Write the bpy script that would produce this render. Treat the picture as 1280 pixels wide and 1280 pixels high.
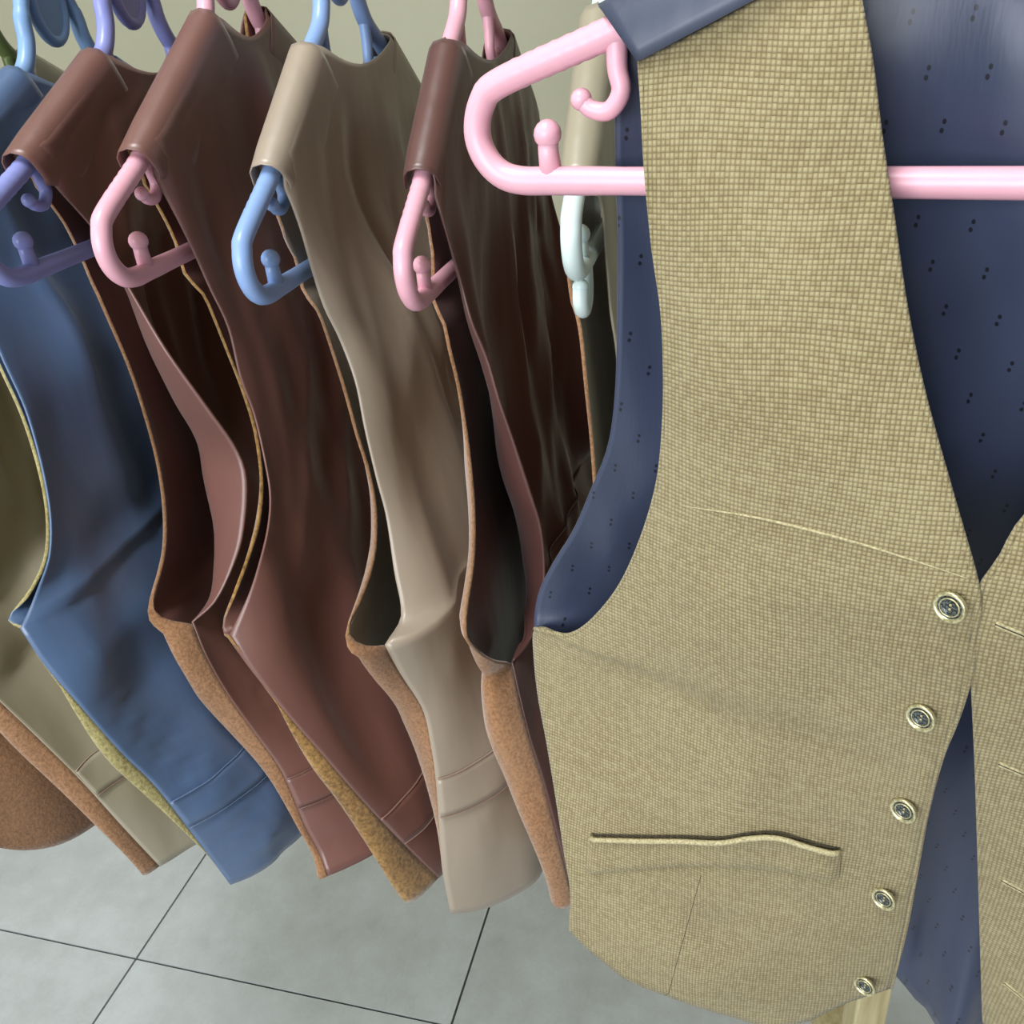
import bpy, math, random
import numpy as np
from mathutils import Vector, Matrix, noise
from mathutils.bvhtree import BVHTree

for o in list(bpy.data.objects): bpy.data.objects.remove(o)
SC = bpy.context.scene
COL = SC.collection
R = math.radians

# ------------------------------------------------------------------ camera
YAW, PITCH, ROLL, FPX = 15.5, 29.0, 5.0, 1140.0
cam = bpy.data.cameras.new('camera'); cam.sensor_width = 36; cam.lens = 36*FPX/1280; cam.clip_start = .02
camo = bpy.data.objects.new('camera', cam); COL.objects.link(camo)
a, p, r = R(YAW), R(PITCH), R(ROLL)
fw = Vector((-math.sin(a)*math.cos(p), math.cos(a)*math.cos(p), -math.sin(p)))
rt = Vector((math.cos(a), math.sin(a), 0)); up = rt.cross(fw)
rt2 = rt*math.cos(r) - up*math.sin(r); up2 = rt*math.sin(r) + up*math.cos(r)
camo.matrix_world = Matrix(((rt2.x, up2.x, -fw.x, 0), (rt2.y, up2.y, -fw.y, 0), (rt2.z, up2.z, -fw.z, 1.45), (0, 0, 0, 1)))
SC.camera = camo

# ------------------------------------------------------------------ light
W = bpy.data.worlds.new('world'); SC.world = W; W.use_nodes = True
W.node_tree.nodes['Background'].inputs[0].default_value = (.90, .95, 1, 1)
W.node_tree.nodes['Background'].inputs[1].default_value = .045
def area(name, loc, target, sx, sy, power, col):
    l = bpy.data.lights.new(name, 'AREA'); l.shape = 'RECTANGLE'; l.size = sx; l.size_y = sy; l.energy = power; l.color = col
    o = bpy.data.objects.new(name, l); COL.objects.link(o); o.location = loc
    o.rotation_euler = (Vector(target)-Vector(loc)).to_track_quat('-Z', 'Y').to_euler(); return o
area('window_light', (-1.1, -2.6, 1.75), (-.3, .7, 1.05), 2.4, 1.6, 86, (.93, .97, 1))
area('ceiling_light', (-.55, -.15, 2.97), (-.55, -.14, 0), .35, 1.0, 30, (.95, .98, 1))
vs = SC.view_settings
vs.view_transform = 'Standard'; vs.look = 'None'; vs.gamma = 1; vs.use_curve_mapping = False; vs.exposure = 0.35

# ------------------------------------------------------------------ materials
def s2l(c): return tuple((x/255/12.92 if x/255 <= .04045 else ((x/255+.055)/1.055)**2.4) for x in c)
class N:
    def __init__(s, name):
        s.m = bpy.data.materials.new(name); s.m.use_nodes = True; s.t = s.m.node_tree
        s.b = s.t.nodes['Principled BSDF']
    def node(s, typ, **kw):
        n = s.t.nodes.new(typ)
        for k, v in kw.items():
            if k.startswith('i_'): n.inputs[int(k[2:])].default_value = v
            else: setattr(n, k, v)
        return n
    def link(s, a, b): s.t.links.new(a, b)
    def math(s, op, a, b=None, c=None):
        n = s.node('ShaderNodeMath', operation=op)
        for i, x in enumerate((a, b, c)):
            if x is None: continue
            if isinstance(x, (int, float)): n.inputs[i].default_value = x
            else: s.link(x, n.inputs[i])
        return n.outputs[0]
    def coord(s, what='Object', scale=(1, 1, 1), rot=(0, 0, 0)):
        c = s.node('ShaderNodeTexCoord'); m = s.node('ShaderNodeMapping')
        m.inputs['Scale'].default_value = scale; m.inputs['Rotation'].default_value = rot
        s.link(c.outputs[what], m.inputs[0]); return m.outputs[0]
    def noise(s, vec, scale, detail=3, rough=.5):
        n = s.node('ShaderNodeTexNoise'); n.inputs['Scale'].default_value = scale
        n.inputs['Detail'].default_value = detail; n.inputs['Roughness'].default_value = rough
        s.link(vec, n.inputs['Vector']); return n.outputs['Fac']
    def ramp(s, fac, stops):
        n = s.node('ShaderNodeValToRGB'); e = n.color_ramp.elements
        while len(e) < len(stops): e.new(.5)
        for el, (pos, c) in zip(e, stops): el.position = pos; el.color = (*c, 1)
        s.link(fac, n.inputs[0]); return n.outputs[0]
    def bump(s, h, dist, strength=1.0, prev=None):
        n = s.node('ShaderNodeBump'); n.inputs['Distance'].default_value = dist; n.inputs['Strength'].default_value = strength
        s.link(h, n.inputs['Height'])
        if prev is not None: s.link(prev, n.inputs['Normal'])
        return n.outputs[0]
    def fin(s, col=None, rough=None, normal=None, spec=None, **kw):
        if col is not None:
            if isinstance(col, tuple): s.b.inputs['Base Color'].default_value = (*col, 1)
            else: s.link(col, s.b.inputs['Base Color'])
        if rough is not None:
            if isinstance(rough, (int, float)): s.b.inputs['Roughness'].default_value = rough
            else: s.link(rough, s.b.inputs['Roughness'])
        if normal is not None: s.link(normal, s.b.inputs['Normal'])
        if spec is not None: s.b.inputs['Specular IOR Level'].default_value = spec
        for k, v in kw.items(): s.b.inputs[k.replace('_', ' ')].default_value = v
        return s.m
def mul(c, f): return tuple(min(1, x*f) for x in c)

def satin(name, rgb, rough=.42):
    n = N(name); c = s2l(rgb)
    big = n.noise(n.coord(scale=(1, 1, .35)), 14, 2)
    col = n.ramp(big, [(.3, mul(c, .93)), (.7, mul(c, 1.06))])
    fine = n.noise(n.coord(scale=(1, 1, .25)), 500, 2)
    soft = n.noise(n.coord(scale=(1, 1, .3), rot=(0.5, 0, 0)), 30, 2)
    b1 = n.bump(soft, .004, .35); b2 = n.bump(fine, .0003, .18, b1)
    return n.fin(col, rough, b2, .8, Sheen_Weight=.12, Sheen_Roughness=.4)
def felt(name, rgb, rgb2, scale=420):
    n = N(name); a_, b_ = s2l(rgb), s2l(rgb2)
    f = n.noise(n.coord(), scale, 3, .65); g = n.noise(n.coord(scale=(1, 1, .5)), 30, 2)
    mix = n.math('ADD', n.math('MULTIPLY', f, .75), n.math('MULTIPLY', g, .25))
    col = n.ramp(mix, [(.36, b_), (.62, a_)])
    return n.fin(col, .9, n.bump(f, .0012, .7), .2, Sheen_Weight=.4)
def plastic(name, rgb):
    n = N(name); c = s2l(rgb)
    f = n.noise(n.coord(), 60, 3)
    col = n.ramp(f, [(.3, mul(c, .96)), (.7, c)])
    return n.fin(col, .33, None, .5, Subsurface_Weight=.12, Subsurface_Scale=.004)
def hopsack(name):
    n = N(name)
    uv = n.node('ShaderNodeUVMap').outputs[0]
    sx = n.node('ShaderNodeSeparateXYZ')
    wob = n.node('ShaderNodeTexNoise'); wob.inputs['Scale'].default_value = 9; wob.inputs['Detail'].default_value = 1; n.link(uv, wob.inputs['Vector'])
    off = n.node('ShaderNodeVectorMath', operation='MULTIPLY_ADD')
    n.link(wob.outputs['Color'], off.inputs[0]); off.inputs[1].default_value = (.008, .016, 0); n.link(uv, off.inputs[2])
    n.link(off.outputs[0], sx.inputs[0])
    U, V = n.math('MULTIPLY', sx.outputs[0], 1/.00195), n.math('MULTIPLY', sx.outputs[1], 1/.0021)
    cu, cv = n.math('FLOOR', U), n.math('FLOOR', V)
    su = n.math('ABSOLUTE', n.math('SINE', n.math('MULTIPLY', U, math.pi)))
    sv = n.math('ABSOLUTE', n.math('SINE', n.math('MULTIPLY', V, math.pi)))
    chk = n.math('ABSOLUTE', n.math('MODULO', n.math('ADD', cu, cv), 2.0))
    # over/under: on 'even' cells the warp lies on top, on 'odd' the weft
    hw = n.math('MULTIPLY', n.math('POWER', su, .6), n.math('ADD', n.math('MULTIPLY', sv, .6), .4))
    hf = n.math('MULTIPLY', n.math('POWER', sv, .6), n.math('ADD', n.math('MULTIPLY', su, .6), .4))
    h = n.math('ADD', n.math('MULTIPLY', hw, chk), n.math('MULTIPLY', hf, n.math('SUBTRACT', 1.0, chk)))
    cell = n.node('ShaderNodeCombineXYZ'); n.link(cu, cell.inputs[0]); n.link(cv, cell.inputs[1])
    wn = n.node('ShaderNodeTexWhiteNoise', noise_dimensions='2D'); n.link(cell.outputs[0], wn.inputs['Vector'])
    rows = n.node('ShaderNodeTexWhiteNoise', noise_dimensions='1D'); n.link(n.math('FLOOR', n.math('MULTIPLY', cv, .5)), rows.inputs['W'])
    f = n.math('ADD', n.math('MULTIPLY', h, .55), n.math('MULTIPLY', wn.outputs['Value'], .2))
    f = n.math('ADD', f, n.math('MULTIPLY', rows.outputs['Value'], .06))
    f = n.math('ADD', f, n.math('MULTIPLY', n.noise(uv, 14, 2), .22))
    col = n.ramp(f, [(.14, s2l((108, 93, 62))), (.46, s2l((136, 122, 88))), (.8, s2l((164, 153, 118)))])
    return n.fin(col, .85, n.bump(h, .0006, .7), .2, Sheen_Weight=.2)
def lining(name, rgb):
    n = N(name); c = s2l(rgb)
    uv = n.node('ShaderNodeUVMap').outputs[0]
    sx = n.node('ShaderNodeSeparateXYZ'); n.link(uv, sx.inputs[0])
    V = n.math('MULTIPLY', sx.outputs[1], 1/.019); row = n.math('FLOOR', V); fv = n.math('FRACT', V)
    U = n.math('ADD', n.math('MULTIPLY', sx.outputs[0], 1/.021), n.math('MULTIPLY', row, .37)); fu = n.math('FRACT', U)
    def dot(cx, cy, rad):
        dx = n.math('MULTIPLY', n.math('SUBTRACT', fu, cx), 1.5); dy = n.math('SUBTRACT', fv, cy)
        d = n.math('SQRT', n.math('ADD', n.math('MULTIPLY', dx, dx), n.math('MULTIPLY', dy, dy)))
        return n.math('LESS_THAN', d, rad)
    m = n.math('MAXIMUM', dot(.49, .38, .055), dot(.52, .56, .055))
    mx = n.node('ShaderNodeMix', data_type='RGBA'); n.link(m, mx.inputs[0])
    mx.inputs[6].default_value = (*c, 1); mx.inputs[7].default_value = (*mul(c, .16), 1)
    soft = n.noise(n.coord(scale=(1, 1, .4)), 26, 2)
    fine = n.noise(n.coord(scale=(1, 1, .15)), 700, 1)
    return n.fin(mx.outputs[2], .40, n.bump(fine, .0003, .2, n.bump(soft, .004, .3)), .5, Sheen_Weight=.1)

M = {}
M['sat_blue'] = satin('slate_blue_satin', (80, 103, 138), .36)
M['sat_brown'] = satin('brown_satin', (114, 76, 68), .40)
M['sat_brown2'] = satin('dark_brown_satin', (92, 58, 53), .40)
M['sat_khaki'] = satin('khaki_satin', (160, 151, 130), .40)
M['sat_taupe'] = satin('taupe_satin', (158, 143, 126), .40)
M['tan'] = felt('tan_wool', (160, 118, 84), (122, 86, 56))
M['mustard'] = felt('mustard_wool', (166, 126, 70), (100, 70, 30), 300)
M['brownfelt'] = felt('brown_wool', (136, 100, 70), (106, 76, 52))
M['yellow'] = felt('yellow_green_wool', (176, 164, 110), (126, 114, 68))
M['hopsack'] = hopsack('hopsack_wool')
M['navy'] = lining('navy_lining', (52, 60, 84))
M['navyplain'] = satin('navy_satin', (58, 66, 88), .45)
M['pink'] = plastic('pink_plastic', (238, 178, 194))
M['blue'] = plastic('light_blue_plastic', (142, 172, 222))
M['lilac'] = plastic('lilac_plastic', (142, 148, 210))
M['ltblue'] = plastic('pale_blue_plastic', (136, 170, 214))
M['white'] = plastic('white_plastic', (222, 238, 236))
M['olive'] = plastic('olive_plastic', (110, 126, 74))
n = N('brass'); M['brass'] = n.fin(n.ramp(n.noise(n.coord(), 900, 2), [(.3, s2l((170, 160, 116))), (.7, s2l((226, 220, 182)))]), .32, None, .5, Metallic=.75)
n = N('gunmetal'); M['gun'] = n.fin(n.ramp(n.noise(n.coord(), 1500, 2), [(.42, s2l((26, 32, 36))), (.62, s2l((104, 110, 106)))]), .35, None, .5, Metallic=.4)
n = N('thread_pale'); M['thread'] = n.fin(n.ramp(n.noise(n.coord(), 900, 2), [(.3, s2l((140, 128, 92))), (.7, s2l((198, 188, 150)))]), .8)
n = N('thread_dark'); M['slit'] = n.fin(n.ramp(n.noise(n.coord(), 2500, 2), [(.3, s2l((40, 36, 30))), (.7, s2l((70, 62, 48)))]), .9)
n = N('steel'); M['steel'] = n.fin(n.ramp(n.noise(n.coord(), 40, 2), [(.3, (.55, .56, .58)), (.7, (.65, .66, .68))]), .25, None, .5, Metallic=1.0)
n = N('cream_wood'); M['wood'] = n.fin(n.ramp(n.noise(n.coord(scale=(6, 6, .5)), 14, 4), [(.3, s2l((176, 160, 116))), (.7, s2l((206, 194, 152)))]), .5, None, .4)
n = N('tile'); g_ = n.noise(n.coord('Generated', scale=(1, 1, 1)), 7, 5, .65); oi = n.node('ShaderNodeObjectInfo')
sp = n.noise(n.coord(), 160, 3, .7)
cc = n.ramp(n.math('ADD', n.math('ADD', n.math('MULTIPLY', g_, .7), n.math('MULTIPLY', sp, .2)), n.math('MULTIPLY', oi.outputs['Random'], .1)),
            [(.3, s2l((186, 190, 192))), (.7, s2l((214, 220, 225)))])
M['tile'] = n.fin(cc, n.math('ADD', n.math('MULTIPLY', g_, .15), .3), n.bump(sp, .0006, .25), .5)
n = N('grout'); M['grout'] = n.fin(n.ramp(n.noise(n.coord(), 80, 3), [(.3, s2l((78, 80, 80))), (.7, s2l((98, 100, 100)))]), .9)
n = N('wall_paint'); h_ = n.noise(n.coord(), 120, 4); M['wall'] = n.fin(n.ramp(n.noise(n.coord(), 1.5, 3), [(.3, s2l((190, 187, 164))), (.7, s2l((200, 197, 174)))]), .7, n.bump(h_, .001, .3), .3)

# ------------------------------------------------------------------ helpers
def obj(name, verts, faces, mat, parent=None, smooth=True, uvs=None, mats=None):
    me = bpy.data.meshes.new(name); me.from_pydata([tuple(v) for v in verts], [], faces); me.update()
    if uvs:
        l = me.uv_layers.new(name='UVMap')
        for lp in me.loops: l.data[lp.index].uv = uvs[lp.vertex_index]
    for m in (mats or [mat]): me.materials.append(m)
    if smooth:
        for f in me.polygons: f.use_smooth = True
    o = bpy.data.objects.new(name, me); COL.objects.link(o)
    if parent: o.parent = parent
    return o
def empty(name, loc, label, cat, group=None, rz=0):
    o = bpy.data.objects.new(name, None); COL.objects.link(o); o.location = loc; o.rotation_euler = (0, 0, rz); o.empty_display_size = .05
    o['label'] = label; o['category'] = cat
    if group: o['group'] = group
    return o
def lerp(a_, b_, t): return a_ + (b_-a_)*t
def spline(pts, n):
    P = [Vector(q) for q in pts]
    P = [P[0]*2-P[1]] + P + [P[-1]*2-P[-2]]
    dense = []
    for i in range(1, len(P)-2):
        for k in range(12):
            t = k/12; a_, b_, c_, d_ = P[i-1], P[i], P[i+1], P[i+2]
            dense.append(.5*((2*b_)+(c_-a_)*t+(2*a_-5*b_+4*c_-d_)*t*t+(3*b_-a_-3*c_+d_)*t**3))
    dense.append(P[-2])
    acc = [0]
    for i in range(1, len(dense)): acc.append(acc[-1]+(dense[i]-dense[i-1]).length)
    out = []; j = 0
    for k in range(n):
        s = acc[-1]*k/(n-1)
        while j < len(acc)-2 and acc[j+1] < s: j += 1
        t = (s-acc[j])/max(1e-9, acc[j+1]-acc[j]); out.append(dense[j].lerp(dense[j+1], min(1, max(0, t))))
    return out
def interp(x, xs, ys):
    if x <= xs[0]: return ys[0]
    for i in range(1, len(xs)):
        if x <= xs[i]:
            t = (x-xs[i-1])/(xs[i]-xs[i-1]); t = t*t*(3-2*t); return ys[i-1]+(ys[i]-ys[i-1])*t
    return ys[-1]
def tube(path, rad, sides=12, closed=False, cap=True, ref=Vector((1, 0, 0))):
    n = len(path); V = []; F = []
    rr = rad if isinstance(rad, list) else [rad]*n
    nrm = None
    for i in range(n):
        a_ = path[(i-1) % n] if (closed or i > 0) else path[i]; b_ = path[(i+1) % n] if (closed or i < n-1) else path[i]
        t = (b_-a_).normalized()
        if nrm is None:
            nrm = ref - t*ref.dot(t)
            if nrm.length < 1e-4: nrm = Vector((0, 1, 0)) - t*t.y
        nrm = (nrm - t*nrm.dot(t)).normalized(); bn = t.cross(nrm)
        for k in range(sides):
            an = 2*math.pi*k/sides; V.append(path[i]+(nrm*math.cos(an)+bn*math.sin(an))*rr[i])
    m = n if closed else n-1
    for i in range(m):
        for k in range(sides):
            i2 = (i+1) % n
            F.append((i*sides+k, i*sides+(k+1) % sides, i2*sides+(k+1) % sides, i2*sides+k))
    if cap and not closed:
        F.append(tuple(range(sides-1, -1, -1))); F.append(tuple((n-1)*sides+k for k in range(sides)))
    return V, F
def merge(parts):
    V, F = [], []
    for v, f in parts:
        o = len(V); V += list(v); F += [tuple(i+o for i in q) for q in f]
    return V, F
def ball(c, rad, nu=12, nv=8):
    V, F = [], []
    for j in range(nv+1):
        th = math.pi*j/nv
        for k in range(nu):
            ph = 2*math.pi*k/nu; V.append(Vector(c)+Vector((math.sin(th)*math.cos(ph), math.sin(th)*math.sin(ph), math.cos(th)))*rad)
    for j in range(nv):
        for k in range(nu): F.append((j*nu+k, (j+1)*nu+k, (j+1)*nu+(k+1) % nu, j*nu+(k+1) % nu))
    return V, F
def box(x0, x1, y0, y1, z0, z1, bev=0.0):
    V = [Vector((x, y, z)) for z in (z0, z1) for y in (y0, y1) for x in (x0, x1)]
    return V, [(0, 2, 3, 1), (4, 5, 7, 6), (0, 1, 5, 4), (2, 6, 7, 3), (0, 4, 6, 2), (1, 3, 7, 5)]
def bevel(o, w, seg=2):
    m = o.modifiers.new('bevel', 'BEVEL'); m.width = w; m.segments = seg; m.limit_method = 'ANGLE'
def solid(o, th, off=-1, inner=0, rim=0):
    m = o.modifiers.new('thickness', 'SOLIDIFY'); m.thickness = th; m.offset = off; m.use_even_offset = False
    m.material_offset = inner; m.material_offset_rim = rim
def grid(P, flip=False):
    nr, nc = len(P), len(P[0]); V = [q for row in P for q in row]; F = []
    for i in range(nr-1):
        for j in range(nc-1):
            q = (i*nc+j, i*nc+j+1, (i+1)*nc+j+1, (i+1)*nc+j)
            F.append(tuple(reversed(q)) if flip else q)
    return V, F

# ------------------------------------------------------------------ room
fl = obj('floor', *box(-6, 5, -4, 4, -.1, -.004), M['grout'], smooth=False); fl['kind'] = 'structure'
TS = .6; GX, GY, TROT = -1.008, .841, R(-1.6)
tv, tf = box(-TS/2+.002, TS/2-.002, -TS/2+.002, TS/2-.002, -.008, 0)
tm = None
for i in range(-5, 7):
    for j in range(-6, 5):
        if tm is None:
            o = obj('tile', tv, tf, M['tile'], fl, smooth=False); tm = o.data
        else:
            o = bpy.data.objects.new('tile', tm); COL.objects.link(o); o.parent = fl
        lx, ly = (i+.5)*TS, (j+.5)*TS
        o.location = (GX+lx*math.cos(TROT)-ly*math.sin(TROT), GY+lx*math.sin(TROT)+ly*math.cos(TROT), 0)
        o.rotation_euler = (0, 0, TROT + random.Random(i*31+j).choice([0, 1, 2, 3])*math.pi/2)
w = obj('wall_back', *box(-6, 5, 2.4, 2.5, -.02, 3.0), M['wall'], smooth=False); w['kind'] = 'structure'
w = obj('ceiling', *box(-6, 5, -4, 2.5, 3.0, 3.1), M['wall'], smooth=False); w['kind'] = 'structure'
w = obj('wall_left', *box(-3.6, -3.5, -4, 2.4, -.02, 3.0), M['wall'], smooth=False); w['kind'] = 'structure'
w = obj('baseboard_back', *box(-6, 5, 2.385, 2.4, 0, .09), M['wall'], smooth=False); w['kind'] = 'structure'; bevel(w, .004)

# ------------------------------------------------------------------ clothes rack
RAILZ = 1.565
RANG = math.atan(.2)
RP = Vector((.207, .823, 0))                      # right post
raily = lambda x: .722 + .2*(x+.297)              # the rail, seen from above
rack = empty('clothes_rack', RP, 'clothes rack with square cream posts and a steel hanging rail', 'clothes rack', None, RANG)
def rk(name, vf, mat, bev=None, smooth=False):
    v, f = vf; o = obj(name, v, f, mat, rack, smooth=smooth)
    if bev: bevel(o, bev)
    return o
for px in (0, -2.3):
    rk('post', box(px-.021, px+.021, -.021, .021, .05, 1.68), M['wood'], .003)
    rk('foot', box(px-.025, px+.025, -.3, .3, 0, .05), M['wood'], .004)
rk('top_bar', box(-2.279, -.021, -.015, .015, 1.64, 1.68), M['wood'], .003)
rk('hanging_rail', tube([Vector((-2.285, 0, RAILZ)), Vector((-.015, 0, RAILZ))], .0125, 20), M['steel'], smooth=True)
rloc = lambda q: Matrix.Rotation(-RANG, 3, 'Z') @ (q-RP)
FO, FANG = Vector((0.1145, 0.3711, 0.0)), R(-13.82)
FE = Vector((math.cos(FANG), math.sin(FANG), 0)); FN = Vector((FE.y, -FE.x, 0))
ARMZ = 1.60
pa = FO + FN*.06 + Vector((0, 0, ARMZ))
rk('front_arm', tube([rloc(q) for q in spline([RP+Vector((0, -.01, ARMZ-.01)), RP+Vector((-.01, -.12, ARMZ)), FO-FN*.1+Vector((0, 0, ARMZ)), pa, pa+FN*.03+Vector((0, 0, .014))], 40)], .008, 14), M['steel'], smooth=True)

# ------------------------------------------------------------------ hangers
HPATH = []
def arm_z(u, L, slope, base): return base + slope*(u+L-.028)
def make_hanger(name, loc, rz, L, slope, base, railz, mat, label, group, ridges=True, extra_hook=False, rad=.0062, inner=True, dy=0.0):
    """hanger in its own (y, z) plane, y along the hanger, bar at z=0"""
    root = empty(name, loc, label, 'hanger', group, rz)
    HPATH.clear()
    nk = arm_z(-.065, L, slope, base)
    half = [(-.008, nk+.072), (-.022, nk+.064), (-.031, nk+.046), (-.034, nk+.030), (-.044, nk+.014), (-.065, nk)]
    k = 9
    for i in range(1, k-1): t = i/k; half.append((lerp(-.065, -L+.026, t), arm_z(lerp(-.065, -L+.026, t), L, slope, base)))
    th0 = 90+math.degrees(math.atan(slope)); er = .0225*base/.047
    half += [(-L+er+er*math.cos(R(t_)), er+er*math.sin(R(t_))) for t_ in (th0, lerp(th0, 180, .5), 180, 210, 240, 270)]
    half += [(-L+.036, 0), (-L+.05, 0)]
    pts = [(0, y, z) for y, z in half]
    sp = spline(pts, 150)
    rads = []
    for q in sp:
        u = -q.y; f = 1.0
        if ridges and L-.07 < u < L-.022 and q.z > base*.8: f = 1+.03*math.sin((u-L)*2*math.pi/.0062)
        if q.z > nk+.05: f = .9
        rads.append(rad*f)
    bar = [Vector((0, lerp(-L+.05, L-.05, i/20), 0)) for i in range(1, 20)]
    other = [Vector((0, -q.y, q.z)) for q in reversed(sp)]
    path = sp + bar + other
    v, f = tube(path, rads + [rad*.95]*19 + list(reversed(rads)), 14, closed=True)
    obj('frame', v, f, mat, root)
    for a_, b_ in zip(path, path[1:]+path[:1]):
        m_ = max(1, int((b_-a_).length/.0015))
        for i in range(m_): c_ = a_.lerp(b_, i/m_); HPATH.append((c_.y, c_.z, rad*1.03))
    # neck plate: oval ring with a thin web
    ov = [Vector((0, .017*math.cos(t), nk+.055+.026*math.sin(t))) for t in [2*math.pi*i/28 for i in range(28)]]
    v, f = tube(ov, .0045, 10, closed=True)
    pl = obj('neck_ring', v, f, mat, root)
    c = Vector((0, 0, nk+.055)); wv = [q + Vector((dx, 0, 0)) for dx in (-.0025, .0025) for q in ov]
    wf = [tuple(range(28)), tuple(range(55, 27, -1))] + [(i, (i+1) % 28, 28+(i+1) % 28, 28+i) for i in range(28)]
    obj('web', wv, wf, mat, pl, smooth=False)
    # hook over the rail
    top = railz - loc[2]; hr = .0195
    zc = top + .0125 + .005 - hr
    hk = [(0, 0, nk+.072), (0, dy*.3, lerp(nk+.072, zc-hr-.004, .5))]
    hk += [(0, .006+dy, zc-hr-.004), (0, dy+hr*.8, zc-hr*.6), (0, dy+hr, zc), (0, dy+hr*.72, zc+hr*.72), (0, dy, zc+hr), (0, dy-hr*.72, zc+hr*.72), (0, dy-hr, zc), (0, dy-hr*.86, zc-hr*.55)]
    sp = spline(hk, 50)
    v, f = merge([tube(sp, .0046, 12), ball(sp[-1], .0056)]); obj('hook', v, f, mat, root)
    # small strap hooks under the arms
    def jhook(s, u0, sc=1.0, direction=-1):
        z0 = arm_z(-abs(u0), L, slope, base)-.004
        p = [(0, s*u0, z0+.004), (0, s*u0, z0-.010*sc), (0, s*(u0+direction*.0015), z0-.019*sc), (0, s*(u0+direction*-.004), z0-.0262*sc), (0, s*(u0+direction*-.012), z0-.0255*sc), (0, s*(u0+direction*-.0165), z0-.0215*sc)]
        sp = spline(p, 26); rr = [lerp(.0046, .0036, i/25) for i in range(26)]
        v, f = merge([tube(sp, rr, 12), ball(sp[-1], .0046)]); obj('strap_hook', v, f, mat, root)
        HPATH.extend((c_.y, c_.z, .005) for c_ in sp)
    for s in (-1, 1):
        jhook(s, L-.068, 1.0, -1)
        if inner: jhook(s, .042, 1.35, -1)
        z0 = 0
        v, f = merge([tube([Vector((0, s*(L-.036), 0)), Vector((0, s*(L-.035), .012)), Vector((0, s*(L-.035), .018))], [.0052, .0046, .0045], 12), ball((0, s*(L-.035), .0195), .0062)])
        obj('peg', v, f, mat, root)
        HPATH.extend((s*(L-.035), .001*i, .0062) for i in range(22))
        if extra_hook:
            p = [(0, s*(L-.045), -.002), (0, s*(L-.047), -.014), (0, s*(L-.043), -.026), (0, s*(L-.031), -.029), (0, s*(L-.024), -.021), (0, s*(L-.026), -.012)]
            sp = spline(p, 26); v, f = merge([tube(sp, [.0052]*26, 12), ball(sp[-1], .0055)]); obj('clip_hook', v, f, mat, root); HPATH.extend((c_.y, c_.z, .0057) for c_ in sp)
    return root

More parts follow.
